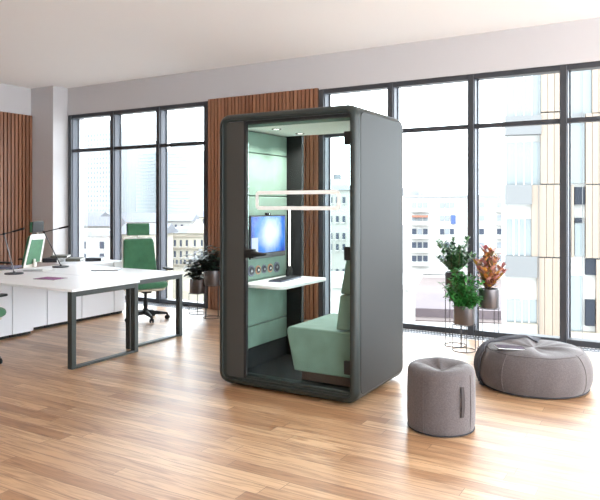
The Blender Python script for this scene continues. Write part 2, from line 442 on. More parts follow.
# bench
bn = MB()
poly = [(-2.715, .18), (-2.16, .18), (-2.16, .535), (-2.74, .535), (-2.77, .528), (-2.785, .512), (-2.785, .49)]
bn.prism([(u-BO.x, v) for u, v in poly], 4.53-BO.y, 5.285-BO.y)
be = bn.build('bench', 'gfab', b, bevel=.012, seg=3)
L_(-2.68, -2.17, 4.60, 5.27, .094, .18).build('bench_base', mat('bench_base_brown', (92, 74, 64), .6), be, bevel=.004)
for poly in ([(-2.335, .545), (-2.17, .545), (-2.17, .825), (-2.297, .825)], [(-2.295, .832), (-2.17, .832), (-2.17, 1.11), (-2.245, 1.11)]):
    MB().prism([(u-BO.x, v) for u, v in poly], 4.535-BO.y, 5.28-BO.y).build('back_cushion', 'gfab', be, bevel=.016, seg=3)
# sockets
for y, r, cu in ((4.69, .052, 0), (4.797, .041, 1), (4.895, .041, 0), (4.994, .041, 1), (5.106, .052, 0)):
    s_ = MB(); c = Vector((-3.25-BO.x, y-BO.y, .95))
    def disc(mb, r0, h0, h1):
        mb.loft([[c+Vector((h, r0*k*math.cos(2*PI*i/24), r0*k*math.sin(2*PI*i/24))) for i in range(24)] for h, k in ((h0, 1), (h1, .94))], True, True, True)
    disc(s_, r, -.002, .006)
    o = s_.build('socket', 'lap' if cu == 0 else 'copper', b)
    s2 = MB(); disc(s2, r*.72, .004, .009); s2.build('socket_insert', 'binder', o)
    s3 = MB(); disc(s3, r*.25, .008, .011); s3.build('socket_contact', 'silver' if cu == 0 else 'paper', o)
# downlights with lamps
for x, y in ((-3.002, 4.716), (-3.006, 5.126)):
    o = MB().lathe([(.030, 2.186), (.042, 2.185), (.042, 2.192), (.030, 2.192)], (x-BO.x, y-BO.y, 0), cap0=False, cap1=False).build('downlight', 'binder', b)
    MB().lathe([(.029, 2.1885), (.029, 2.1915)], (x-BO.x, y-BO.y, 0)).build('diffuser', 'glow', o)
    l = bpy.data.lights.new('downlight_bulb', 'SPOT'); l.energy = 48; l.spot_size = math.radians(140); l.spot_blend = .9; l.shadow_soft_size = .03; l.color = (1, .96, .9)
    lo = bpy.data.objects.new('downlight_bulb', l); COL.objects.link(lo); lo.parent = b; lo.location = (x-BO.x, y-BO.y, 2.18)

# monitor on the booth wall
mo = empty('monitor', (-3.21, 4.912, 1.055), 0, 'flat monitor with blue glowing screen mounted on the booth wall', 'monitor')
bx(-.018, 0, -.29, .29, 0, .385).build('casing', 'binder', mo, bevel=.004)
bx(-.039, -.015, -.08, .08, .1, .26).build('wall_bracket', 'black', mo)
sc = bx(0, .002, -.279, .279, -.16, .165).build('screen', 'screen', mo, loc=(0, 0, .208), smooth=False)
bx(.002, .0026, -.275, -.175, -.15, -.02).build('menu_pane', mat('screen_menu', (10, 10, 10), .3, emit=(222, 232, 248), es=.9), sc, smooth=False)
bx(.0005, .0015, -.285, .285, .002, .040).build('chin', mat('monitor_chin', (62, 62, 64), .35), mo, smooth=False)
wc = empty('webcam', (-3.213, 4.90, 1.44), 0, 'small black webcam clipped on top of the monitor', 'webcam')
bx(-.012, .014, -.035, .035, .0005, .022).build('body', 'black', wc, bevel=.005)
MB().lathe([(.001, 0), (.007, .001), (.007, .004)], n=12).build('lens', 'chrome', wc).rotation_euler = (0, PI/2, 0)
wc.children[-1].location = (.013, 0, .011)
# keyboard
kb = empty('keyboard', (-3.06, 4.96, .857), math.radians(95), 'dark slim keyboard on the white booth table', 'keyboard')
bx(-.21, .21, -.065, .065, .0005, .012).build('case', 'lap', kb, bevel=.004)
m = MB()
for r in range(5):
    for c in range(15): m.box(-.2+c*.0268, -.2+c*.0268+.022, -.057+r*.0235, -.057+r*.0235+.018, .011, .016)
m.build('keys', 'binder', kb)
# glowing tube lamp on the table
tl = empty('tube_lamp', (-3.185, 5.235, .857), 0, 'slim white glowing tube lamp on black base, back corner of booth table', 'lamp')
MB().lathe([(.034, .0005), (.036, .01), (.034, .055), (.02, .085), (.012, .095)]).build('base', 'black', tl)
MB().lathe([(.009, .09), (.0095, .1), (.0095, .64), (.004, .648)], n=14).build('tube', mat('tube_glow', (255, 252, 246), .5, emit=(255, 248, 240), es=1.6), tl)

# ------------------------------------------------------------------ poufs
def pad(profile, n=72, wr=0.0, seed=1, folds=7, crease=0):
    """closed upholstered body: profile (rho, z) from top centre to bottom edge"""
    rnd = random.Random(seed); ph = [rnd.random()*6.28 for _ in range(6)]
    def P(phi, k):
        i = min(int(k), len(profile)-2); f = k-i
        r = profile[i][0]*(1-f)+profile[i+1][0]*f; z = profile[i][1]*(1-f)+profile[i+1][1]*f
        t = k/(len(profile)-1)
        R0 = profile[-1][0]
        a = math.sin(folds*phi+ph[0])*.5+math.sin((folds+4)*phi+ph[1])*.3+math.sin(3*phi+ph[2])*.5
        z += wr*a*math.sin(PI*min(1, r/R0))*(1 if t < .5 else max(0, 1-(t-.5)*3))
        r *= 1+wr*.35*math.sin(5*phi+ph[3])*math.sin(PI*t)+wr*.3*math.sin(13*phi+ph[4]+4*t)*t*(1-t)*4
        return Vector((r*math.cos(phi), r*math.sin(phi), max(z, 0)))
    return P
def pad_mesh(P, K, n=72, sub=3):
    m = MB(); rings = []
    for j in range(1, K*sub+1):
        rings.append([P(2*PI*i/n, j/sub) for i in range(n)])
    m.loft(rings, True, False, True)
    top = m.bm.verts.new(P(0, 0)); m.bm.verts.ensure_lookup_table()
    for i in range(n): m.bm.faces.new((m.bm.verts[i], m.bm.verts[(i+1) % n], top))
    return m
def smooth_prof(pts, n=4):
    out = []
    q = [pts[0]]+list(pts)+[pts[-1]]
    for i in range(1, len(q)-2):
        for k in range(n):
            t = k/n
            out.append(tuple(.5*((2*q[i][a])+(-q[i-1][a]+q[i+1][a])*t+(2*q[i-1][a]-5*q[i][a]+4*q[i+1][a]-q[i+2][a])*t*t+(-q[i-1][a]+3*q[i][a]-3*q[i+1][a]+q[i+2][a])*t**3) for a in (0, 1)))
    out.append(pts[-1])
    return out
pp = smooth_prof([(.002, .395), (.06, .405), (.13, .432), (.19, .436), (.221, .412), (.229, .36), (.231, .2), (.228, .05), (.215, .008), (.20, 0)])
pe = empty('round_pouf', (-1.414, 4.333, 0), 0, 'tall cylindrical taupe pouf with a side strap handle', 'pouf')
P = pad(pp, wr=.014, seed=4, folds=3)
pad_mesh(P, len(pp)-1, sub=1).build('cushion', 'pouf', pe)
m = MB(); m.tube([(.2245*math.cos(a), .2245*math.sin(a), .014) for a in [2*PI*i/48 for i in range(48)]], .005, 6, True); m.build('piping', 'pipe', pe)
for a0 in (math.radians(258), math.radians(345), math.radians(80)):
    MB().tube([((.2315+dz)*math.cos(a0), (.2315+dz)*math.sin(a0), z) for z, dz in ((.02, -.006), (.1, 0), (.2, .0015), (.36, -.001), (.40, -.006))], .0022, 5).build('seam', 'pouf', pe)
ha = math.radians(-36)
def hp(r, da, z): return (r*math.cos(ha+da), r*math.sin(ha+da), z)
m = MB()
ring_ = []
for k in range(13):
    t = k/12; z = .335-.2*t; bow = .012*math.sin(PI*t)+.002
    ring_.append([Vector(hp(.230+bow, -.05, z)), Vector(hp(.235+bow, -.05, z)), Vector(hp(.235+bow, .05, z)), Vector(hp(.230+bow, .05, z))])
m.loft(ring_, True, True, True).build('handle', mat('dark_taupe_strap', (62, 56, 56), .9), pe)

bp_ = smooth_prof([(.002, .318), (.12, .325), (.24, .338), (.33, .333), (.40, .305), (.445, .24), (.464, .165), (.46, .085), (.438, .03), (.415, .008), (.395, 0)])
bbc = Vector((-1.06, 5.745, 0))
bb = empty('bean_bag', bbc, 0, 'large low taupe bean bag with creased top near the windows', 'bean bag')
PB = pad(bp_, wr=.022, seed=9, folds=5)
pad_mesh(PB, len(bp_)-1, 96, 1).build('cushion', 'pouf', bb)
MB().tube([(.430*math.cos(a), .430*math.sin(a), .014) for a in [2*PI*i/64 for i in range(64)]], .007, 6, True).build('bottom_piping', 'pipe', bb)
kk = 15.2
MB().tube([PB(a, kk)+Vector((0, 0, .001)) for a in [2*PI*i/72 for i in range(72)]], .0045, 6, True).build('top_seam', 'pouf', bb)
for a0 in (4.35, 5.9, 1.4, 2.9):
    MB().tube([PB(a0, k*.5)*1.004 for k in range(29, 70)], .003, 5).build('side_seam', 'pouf', bb)

# throw draped over the bean bag
m = MB(); rows = []
A0, A1, NA, NT = math.radians(92), math.radians(214), 34, 26
kmax = len(bp_)-1
for i in range(NA+1):
    u = i/NA; a = A0+(A1-A0)*u
    deg = math.degrees(a)
    ks = 7+10*max(0, (u-.45)/.55)
    ke = 19 if deg < 150 else 19+(kmax-1.5-19)*min(1, (deg-150)/28)
    row = []
    for j in range(NT+1):
        k = ks+(ke-ks)*j/NT
        p = PB(a, k); n_ = Vector((p.x, p.y, 0)).normalized()
        lift = .014+.006*math.sin(a*26+j*.3)*min(1, j/6)
        row.append(p+n_*lift*(.3 if k < 15 else 1)*1.3+Vector((0, 0, .012 if k < 19 else .004)))
    rows.append(row)
for r in rows: pass
m.loft(rows, False)
th = m.build('throw_blanket', 'throw', loc=bbc, solid=.01)
tag(th, 'charcoal throw blanket draped over the back left side of bean bag', 'blanket')
for i in range(18, NA+1):
    p = rows[i][-1]
    if p.z < .12:
        q = p.copy(); q.z = .006; n_ = Vector((p.x, p.y, 0)).normalized()
        MB().tube([p, p*.5+q*.5+n_*.01, q+n_*.035], .004, 5).build('fringe_strand', 'throw', th)
# magazine
mg = empty('magazine', (-1.20, 5.49, .349), math.radians(25), 'small magazine with dark picture cover on the bean bag', 'magazine')
bx(-.11, .11, -.075, .075, 0, .006).build('pages', 'paper', mg)
bx(-.111, .111, -.076, .076, .006, .0075).build('cover', 'mag2', mg)
mg.rotation_euler = (math.radians(-2), math.radians(2), math.radians(25))

# ------------------------------------------------------------------ plant stands and plants
def make_stand(loc, h, label, group, rz=0, r=.118):
    e = empty('plant_stand', loc, rz, label, 'plant stand', group)
    def ring(z, rr): return MB().tube([(rr*math.cos(a), rr*math.sin(a), z) for a in [2*PI*i/36 for i in range(36)]], .0042, 6, True)
    ring(.0045, r).build('base_ring', 'wire', e); ring(h, r).build('top_ring', 'wire', e)
    for k in range(4):
        a = k*PI/2+.5; c, s = math.cos(a), math.sin(a)
        MB().tube([(r*c, r*s, .004), (r*c, r*s, h)], .0042, 6).build('rod', 'wire', e)
    m = MB()
    for k in range(2):
        a = k*PI/2+.5; c, s = math.cos(a), math.sin(a)
        m.tube([(-r*c, -r*s, h-.0035), (r*c, r*s, h-.0035)], .003, 6)
    m.build('pot_rest', 'wire', e)
    return e
def make_pot(name, loc, h, label, cat='potted plant', r=.108, ph=.20, group=None):
    e = empty(name, (loc[0], loc[1], h+.001), random.random(), label, cat, group)
    MB().lathe([(r-.012, .001), (r-.004, .004), (r, .012), (r, ph), (r-.006, ph), (r-.006, ph-.03)], cap1=False, n=40).build('pot', 'steel', e)
    MB().lathe([(r-.02, ph-.04), (r-.006, ph-.03), (.03, ph-.02)], n=24).build('soil', 'soil', e)
    return e
rnd = random.Random(3)
def stem_tube(m, p0, p1, r=.004, bend=.02):
    mid = (Vector(p0)+Vector(p1))/2+Vector((rnd.uniform(-bend, bend), rnd.uniform(-bend, bend), 0))
    m.tube([p0, mid, p1], [r, r*.85, r*.5], 5)
gS = None
# A: bright green bush
la = (-1.945, 6.73, 0)
make_stand(la, .277, 'low grey wire plant stand, nearest of three by the right windows', gS)
pa = make_pot('potted_bush', la, .277, 'bright green small-leaved bush in a low metal pot')
st, fo = MB(), MB()
for i in range(46):
    a = rnd.random()*6.28; rr = rnd.uniform(.03, .22); top = Vector((rr*math.cos(a), rr*math.sin(a), rnd.uniform(.36, .64)-rr*.6))-RT*.055
    base = Vector((rnd.uniform(-.04, .04), rnd.uniform(-.04, .04), .17)); stem_tube(st, base, top, .003)
    for k in range(36):
        t = rnd.uniform(.1, 1.0); p = base.lerp(top, t)+Vector((rnd.gauss(0, .018), rnd.gauss(0, .018), rnd.gauss(0, .015)))
        fo.leaf(p, (rnd.uniform(-1, 1), rnd.uniform(-1, 1), rnd.uniform(-.3, .8)), rnd.uniform(.045, .07), rnd.uniform(.028, .042), .3, 2)
st.build('stems', 'bark', pa); fo.build('foliage', 'bushleaf', pa)
# B: taller dark plant behind
lb = (-2.10, 6.93, 0)
make_stand(lb, .60, 'tall grey wire plant stand behind the bright green bush', gS, .3)
pb = make_pot('potted_shrub', lb, .60, 'dark green upright shrub with dense spiky leaves behind the bush')
st, fo = MB(), MB()
for i in range(20):
    a = i*2.4; rr = rnd.uniform(.05, .22); top = Vector((rr*math.cos(a), rr*math.sin(a), rnd.uniform(.36, .57)))
    base = Vector((rnd.uniform(-.03, .03), rnd.uniform(-.03, .03), .17)); stem_tube(st, base, top, .004)
    for k in range(60):
        t = rnd.uniform(.2, 1.0); p = base.lerp(top, t)
        aa = rnd.random()*6.28
        fo.leaf(p, (math.cos(aa), math.sin(aa), rnd.uniform(.2, 1.2)), rnd.uniform(.055, .09), rnd.uniform(.02, .032), .1, 2)
st.build('stems', 'bark', pb); fo.build('foliage', 'darkleaf', pb)
# C: croton
lc = (-1.74, 6.93, 0)
make_stand(lc, .44, 'mid-height grey wire plant stand under the red and yellow plant', gS, .8)
pc = make_pot('potted_croton', lc, .44, 'red, orange and yellow leaved croton in a metal pot')
st, fo = MB(), MB()
for i in range(14):
    a = i*2.4+.4; rr = .02+.0138*i; top = Vector((rr*math.cos(a), rr*math.sin(a), (.40+.24*(1-rr/.17))+rnd.uniform(-.03, .05)))
    base = Vector((rnd.uniform(-.03, .03), rnd.uniform(-.03, .03), .17)); stem_tube(st, base, top, .004)
    for k in range(26):
        t = .15+.85*k/26; p = base.lerp(top, t); aa = k*2.4+i
        fo.leaf(p, (math.cos(aa), math.sin(aa), .35+t*.9), rnd.uniform(.08, .12), rnd.uniform(.034, .05), .15, 3)
st.build('stems', 'bark', pc); fo.build('foliage', 'croton', pc)
# left pair: rubber plants
def rubber(loc, h, label, seed, ns=6, spread=.2, hh=.3, size=(.09, .14)):
    global rnd
    rnd = random.Random(seed)
    p_ = make_pot('potted_rubber_plant', loc, h, label)
    st, fo = MB(), MB()
    for i in range(ns):
        a = i*2.4+seed; rr = rnd.uniform(.07, spread); top = Vector((rr*math.cos(a), rr*math.sin(a), .2+rnd.uniform(.3, 1)*hh))
        base = Vector((rnd.uniform(-.03, .03), rnd.uniform(-.03, .03), .17)); stem_tube(st, base, top, .005)
        for k in range(13):
            t = .15+.85*k/13; p = base.lerp(top, t); aa = k*2.4+i
            fo.leaf(p, (math.cos(aa), math.sin(aa), .25), rnd.uniform(*size), rnd.uniform(.09, .12), .3, 4)
    st.build('stems', 'bark', p_); fo.build('foliage', 'rubberleaf', p_)
ll = (-5.853, 7.12, 0)
make_stand(ll, .288, 'low grey wire plant stand below the left windows beside slat panel', gS, .2)
rubber(ll, .288, 'dark-leaved rubber plant in the low pot beside the desk end', 5, 9, .24, .44, (.13, .18))
lr = (-5.46, 6.95, 0)
make_stand(lr, .44, 'taller grey wire plant stand just left of the booth', gS, .9)
rubber(lr, .44, 'greyish green rubber plant in the taller pot left of the booth', 12, 9, .2, .36, (.12, .17))

# ------------------------------------------------------------------ desks
def make_desk(y0, y1, xr, xl, label):
    c = empty('desk', ((xl+xr)/2, (y0+y1)/2, 0), 0, label, 'desk')
    h = (xr-xl)/2; k = (y1-y0)/2
    bx(-h, h, -k+.003, k-.003, .722, .745).build('desktop', 'white', c, bevel=.003)
    f = .052
    bx(h-.075, h-.015, -k+.012, -k+.012+f, 0, .722).build('leg', 'dkgreen', c, bevel=.003)
    bx(h-.075, h-.015, k-.012-f, k-.012, 0, .722).build('leg', 'dkgreen', c, bevel=.003)
    bx(h-.075, h-.015, -k+.012+f, k-.012-f, .672, .722).build('top_rail', 'dkgreen', c, bevel=.003)
    bx(h-.075, h-.015, -k+.012+f, k-.012-f, 0, .022).build('floor_rail', 'dkgreen', c, bevel=.003)
    bx(-h+.55, h-.075, -.2, -.15, .675, .715).build('beam', 'dkgreen', c)
    bx(-h+.55, h-.075, .15, .2, .675, .715).build('beam', 'dkgreen', c)
make_desk(4.085, 4.965, -4.845, -7.0, 'white bench desk on graphite frame, the nearer of the two')
make_desk(4.972, 5.84, -5.0, -7.0, 'white bench desk on graphite frame, the farther toward the windows')

# ------------------------------------------------------------------ cabinets
def make_cab(xf, dep, y0, y1, z1, label, lock=True, face=1, group=None, split=None):
    c = empty('cabinet', (xf-face*dep/2, (y0+y1)/2, 0), 0 if face > 0 else PI, label, 'cabinet', group)
    h, k = dep/2, (y1-y0)/2-.001
    bx(-h, h-.02, -k, k, .04, z1).build('body', 'cab', c, bevel=.002)
    bx(-h+.01, h-.05, -k+.005, k-.005, 0, .04).build('plinth', 'black', c)
    ds = [(-k, k)] if not split else [(-k, split), (split, k)]
    for a, b_ in ds:
        d = bx(h-.018, h, a+.004, b_-.004, .042, z1-.003).build('door', 'cab', c, bevel=.002)
        if lock: bx(h, h+.012, a+.03, a+.045, z1-.075, z1-.055).build('lock', 'steel', d, bevel=.002)
make_cab(-6.59, .42, 3.75, 4.23, .72, 'white cabinet at the left photo edge under the near desk')
make_cab(-6.59, .42, 4.235, 4.71, .72, 'white cabinet under the near desk, just left of plain protruding one')
make_cab(-6.59, .42, 4.715, 5.0, .72, 'narrow white cabinet whose front protrudes beyond the far row', lock=False)
make_cab(-6.75, .27, 5.005, 5.31, .72, 'narrow set-back white cabinet beside the protruding one', lock=False)
make_cab(-6.75, .27, 5.315, 5.85, .72, 'white lockable cabinet seen behind the near desk leg')
make_cab(-6.75, .44, 5.855, 6.41, .742, 'white cabinet seen through the near desk frame')
make_cab(-6.75, .44, 6.415, 6.62, .742, 'narrow white end cabinet of the row beside the green chair', lock=False)
make_cab(-7.66, .46, 5.855, 6.62, .742, 'white cabinet carrying the dark binders', face=-1)

# ------------------------------------------------------------------ office chairs
def make_chair():
    c = empty('office_chair', (0, 0, 0))       # faces local +y
    ba = MB()
    for k in range(5):
        a = math.radians(90+72*k); d = Vector((math.cos(a), math.sin(a), 0))
        n_ = Vector((-d.y, d.x, 0))
        rings = []
        for t, w, z0, z1 in ((.02, .028, .075, .13), (.15, .024, .07, .115), (.29, .016, .065, .092)):
            rings.append([d*t+n_*w+Vector((0, 0, z0)), d*t-n_*w+Vector((0, 0, z0)), d*t-n_*w*.7+Vector((0, 0, z1)), d*t+n_*w*.7+Vector((0, 0, z1))])
        ba.loft(rings, True, True, True)
    ba.lathe([(.04, .07), (.045, .09), (.04, .14), (.03, .15)])
    bo = ba.build('base', 'black', c, bevel=.004)
    for k in range(5):
        a = math.radians(90+72*k); p = Vector((math.cos(a), math.sin(a), 0))*.285
        cm = MB()
        for s in (-1, 1):
            ax = Vector((math.cos(a+1.1), math.sin(a+1.1), 0)); f_ = ax.cross(Vector((0, 0, 1)))
            q = p+ax*s*.017+Vector((0, 0, .0285))
            cm.loft([[q+ax*w_+(f_*math.cos(2*PI*i/16)+Vector((0, 0, 1))*math.sin(2*PI*i/16))*r_ for i in range(16)] for w_, r_ in ((-.009, .024), (-.007, .028), (.007, .028), (.009, .024))], True, True, True)
        cm.box(p.x-.012, p.x+.012, p.y-.012, p.y+.012, .03, .075)
        cm.build('caster', 'rubber', c)
    MB().lathe([(.028, .13), (.028, .27), (.02, .27), (.02, .41)], n=16).build('gas_column', 'black', c)
    def pad_box(w, d, h, z, y, name, m_, tx=0, rad=.03, taper=1, crv=0):
        mb = MB(); rings = []
        for q, s in ((0, .9), (.2, .98), (.5, 1), (.8, .98), (1, .9)):
            pts = []
            for p in rrect(-w/2*s, w/2*s, -d/2*s, d/2*s, min(w, d)*rad, 0, 5):
                k = 1+(taper-1)*(p.z/d+.5)
                pts.append(Vector((p.x*k, p.z, h*q+crv*(p.x*2/w)**2)))
            rings.append(pts)
        mb.loft(rings, True, True, True)
        if tx: bmesh.ops.rotate(mb.bm, verts=mb.bm.verts, cent=(0, 0, 0), matrix=Matrix.Rotation(tx, 3, 'X'))
        bmesh.ops.translate(mb.bm, verts=mb.bm.verts, vec=(0, y, z))
        return mb.build(name, m_, c, bevel=.008, seg=3)
    pad_box(.50, .49, .085, .435, .03, 'seat', 'cgreen', 0, .22)
    pad_box(.44, .42, .035, .402, .03, 'seat_pan', 'cream', 0, .22)
    bx(-.06, .06, -.1, .09, .36, .405).build('mechanism', 'black', c, bevel=.01)
    # backrest: thin pad stood upright, leaning back
    pad_box(.47, .50, .05, .83, -.245, 'backrest', 'cgreen', PI/2+math.radians(12), .08, .88, .03)
    pad_box(.49, .53, .026, .83, -.284, 'back_shell', 'wplastic', PI/2+math.radians(12), .08, .88, .03)
    pad_box(.38, .42, .012, .83, -.306, 'back_mesh', 'cgreen', PI/2+math.radians(12), .06, .9, .02)
    hr = pad_box(.31, .165, .055, 1.195, -.305, 'headrest', 'cgreen', PI/2+math.radians(4), .1, 1, .02)
    MB().tube([(0, -.335, .98), (0, -.37, 1.08), (0, -.335, 1.18)], .014).build('headrest_bracket', 'wplastic', c)
    pad_box(.315, .17, .022, 1.195, -.355, 'headrest_shell', 'black', PI/2+math.radians(4), .1, 1, .01)
    MB().tube([(0, -.06, .385), (0, -.22, .40), (0, -.30, .50), (0, -.315, .70)], [.03, .026, .024, .02]).build('back_support', 'wplastic', c)
    for s in (-1, 1):
        a = MB(); a.tube([(s*.20, .0, .40), (s*.27, -.01, .41), (s*.305, -.02, .47), (s*.31, -.02, .655)], .014)
        ar = a.build('armrest', 'cream', c)
        bx(s*.31-.04, s*.31+.04, -.13, .13, .655, .68).build('arm_pad', 'rubber', ar, bevel=.012, seg=3)
    return c
def chair_at(c, x, y, rz, label):
    c.location = (x, y, 0); c.rotation_euler = (0, 0, rz); tag(c, label, 'office chair', 'green office chairs')
ch = make_chair()
def face(dx, dy): return math.atan2(dy, dx)-PI/2
c2, c3 = dup(ch), dup(ch)
chair_at(ch, -6.13, 6.38, face(.86, -.50), 'green office chair with headrest behind the far desk')
chair_at(c2, -8.82, 6.36, face(-.92, -.38), 'office chair seen from behind its white shell, by the left slat wall')
chair_at(c3, -5.88, 3.74, face(-.2, 1), 'green office chair cut off at the left photo edge')

# ------------------------------------------------------------------ desk things
def make_lamp(loc, joint, tip, label):
    e = empty('desk_lamp', loc, 0, label, 'desk lamp')
    j = Vector(joint)-Vector(loc); t = Vector(tip)-Vector(loc)
    MB().lathe([(.10, .0005), (.102, .008), (.098, .014), (.015, .016), (.012, .03)]).build('base', 'binder', e)
    MB().tube([(0, 0, .02), j], .007, 10).build('lower_arm', 'binder' if 'right' in label else 'steel', e)
    MB().tube([j-(t-j)*.3 if 'left' in label else j, t], .006, 8).build('upper_arm', 'binder', e)
    MB().tube([j-RT*.012, j+RT*.012], .014, 12).build('joint', 'black', e)
    u = (t-j).normalized()
    MB().tube([t-u*.16, t], [.010, .013], 8).build('lamp_head', 'black', e)
p1 = at(14, 7.34, 274); p1.z = .745
make_lamp(p1, at(4, 7.34, 234), at(24, 7.25, 228.5), 'thin adjustable desk lamp on the near desk, the left one')
p2 = at(61.5, 8.15, 267); p2.z = .745
p2 = Vector((-6.73, 5.50, .745))
make_lamp(p2, at(44, 8.15, 232), at(70, 8.05, 226), 'thin black adjustable desk lamp, the right one of the two')

def flat(name, x, y, w, d, h, rz, label, cat, m_body, m_top=None, z=.7455, top=None):
    e = empty(name, (x, y, z), rz, label, cat)
    bx(-w/2, w/2, -d/2, d/2, 0, h).build('body' if cat == 'laptop' else 'pages', m_body, e, bevel=min(.004, h*.3))
    if m_top: bx(-w/2-.001, w/2+.001, -d/2-.001, d/2+.001, h, h+.002).build('lid' if cat == 'laptop' else 'cover', m_top, e)
    return e
# positions measured on the desk surface
def on(x, y, z=.745):
    d = (CH-z)*F/(y-HY); return at(x, d)
q = on(2, 268.5); flat('closed_laptop', q.x, q.y, .38, .27, .028, .5, 'slate grey closed laptop at the left of the desks', 'laptop', 'lap', 'lap')
q = on(39, 270.5); flat('paper_stack', q.x, q.y, .30, .21, .006, .2, 'loose white papers between the two desk lamps', 'papers', 'paper')
q = on(33, 271); flat('folder', q.x, q.y, .21, .15, .004, .9, 'thin grey folder lying by the loose papers', 'folder', 'silver', z=.7535)
q = on(50.5, 279); mg2 = flat('magazine', q.x, q.y, .28, .20, .006, .15, 'purple and pink magazine lying on the near white desk', 'magazine', 'paper', 'mag')
q = on(107, 270); flat('closed_laptop', q.x, q.y, .32, .22, .013, .55, 'silver closed laptop on the far desk before the green chair', 'laptop', 'silver', 'white')
# binders
def binder(x, y, z, w, d, h, rz, m1, label, grp='binders on the cabinet'):
    e = empty('binder', (x, y, z), rz, label, 'binder', grp)
    bx(-w/2, w/2, -d/2, d/2, 0, .004).build('back_cover', m1, e); bx(-w/2, w/2, -d/2, d/2, h-.004, h).build('front_cover', m1, e)
    bx(-w/2, -w/2+.006, -d/2, d/2, 0, h).build('spine', m1, e)
    bx(-w/2+.012, w/2-.008, -d/2+.006, d/2-.006, .004, h-.004).build('pages', 'paper', e)
binder(-7.47, 5.98, .743, .26, .20, .055, math.radians(120), 'binder', 'black binder lying at the left end of the binder pile')
binder(-7.34, 6.25, .743, .27, .20, .04, math.radians(125), 'kraft', 'olive grey binder lying in the middle of cabinet top')
binder(-7.12, 6.42, .743, .26, .22, .045, math.radians(122), 'binder', 'black binder lying at the right end of cabinet top')
binder(-7.46, 6.10, .799, .26, .22, .028, math.radians(128), 'kraft', 'upper grey binder stacked on the black left one')

# ------------------------------------------------------------------ outside
ZG = -12.3
g = bx(-260, 200, 12, 420, ZG-.5, ZG).build('ground', mat('pale_street', (125, 120, 118), .95, var=.08, vscale=.05), smooth=False); struct(g)

def facade(x, d, phi, z0=ZG):
    """building frame: origin at column x, depth d, facade turned phi from the window wall; returns (origin, unit, function px -> u, depth)"""
    O = at(x, d); e = Vector((math.cos(phi), math.sin(phi), 0))
    def u(px):
        D = FW+RT*((px-CX)/F)
        det = D.x*(-e.y)+D.y*e.x
        t = (O.x*(-e.y)+O.y*e.x)/det
        P_ = D*t; return (P_-O).dot(e), t
    return O, u
def zz(y, d): return CH-(y-HY)*d/F

# white apartment block
phi = math.radians(20)
O, U = facade(405, 128, phi)
ap = empty('apartment_building', (O.x, O.y, ZG), phi, 'white five-storey apartment block across the square beyond the plants', 'building')
def px_box(parent, name, m_, U, xa, xb, ya, yb, y0, y1, zref=ZG, **k):
    ua, ta = U(xa); ub, tb = U(xb); tm = (ta+tb)/2
    return bx(ua, ub, y0, y1, zz(yb, tm)-zref, zz(ya, tm)-zref).build(name, m_, parent, smooth=False, **k)
px_box(ap, 'wall', 'stucco', U, 404, 545, 197, 275, 0, 12)
px_box(ap, 'roof', 'sroof', U, 403.5, 546, 194.8, 197.2, -.3, 12.4)
px_box(ap, 'penthouse', 'stucco3', U, 420, 462, 190.5, 195, 4, 10)
for x_ in (408, 419, 423.5, 445): px_box(ap, 'chimney', 'stucco3', U, x_, x_+1.5, 190, 195, 2, 3)
px_box(ap, 'gable_roof', 'sroof', U, 398, 430, 186, 195, 9, 20)
for r, yy in enumerate((205, 218, 231.5, 245, 258.5)):
    for (xa, n, stp, wd) in ((412, 3, 5.6, 4.4), (440, 3, 5.0, 4), (479, 1, 5, 5), (497, 1, 5, 5), (515, 2, 6, 4.6)):
        for k in range(n):
            mm = ('owin2', 'owin2', 'owin', 'owin', 'owin2')[r] if (k+r) % 3 else 'owin2'
            if xa == 412 and r >= 3: mm = 'owin'
            o = px_box(ap, 'window', mm, U, xa+k*stp, xa+k*stp+wd, yy-2.8, yy+2.8, -.15, .1)
    for xa, xb in ((411, 429.5), (496, 504)):
        px_box(ap, 'balcony', 'stucco', U, xa, xb, yy+3.2, yy+7.0, -1.2, 0)
px_box(ap, 'awning', 'orange', U, 412, 428, 215.3, 217.3, -1.2, 0)
px_box(ap, 'blue_banner', 'blue', U, 451, 455.5, 215, 224, -.3, 0)
# low roofs and parapet in the square
e = bx(*(-14, 12), 0, 14, 0, 1.2).build('low_roof', 'plaza2', smooth=False)
p = at(440, 78); e.location = (p.x, p.y, ZG); e.rotation_euler = (0, 0, math.radians(18)); tag(e, 'low flat mauve roof in the square below the windows', 'roof')
e = bx(-6, 26, 0, 46, 0, .15).build('paved_square', 'plaza', smooth=False)
p = at(440, 76); e.location = (p.x, p.y, ZG); e.rotation_euler = (0, 0, math.radians(20)); tag(e, 'pinkish paved square in front of the apartment block', 'square')
pw = empty('annex_building', at(393, 50), math.radians(16), 'low white annex with a flat projecting roof edge, beside the booth', 'building'); pw.location.z = ZG
bx(-9, 1.1, 0, 8, 0, zz(289, 50)-ZG).build('wall', 'stucco', pw, smooth=False)
bx(-9.4, 1.7, -.4, 8.4, zz(289, 50)-ZG, zz(284, 50)-ZG).build('roof', 'stucco', pw, smooth=False)

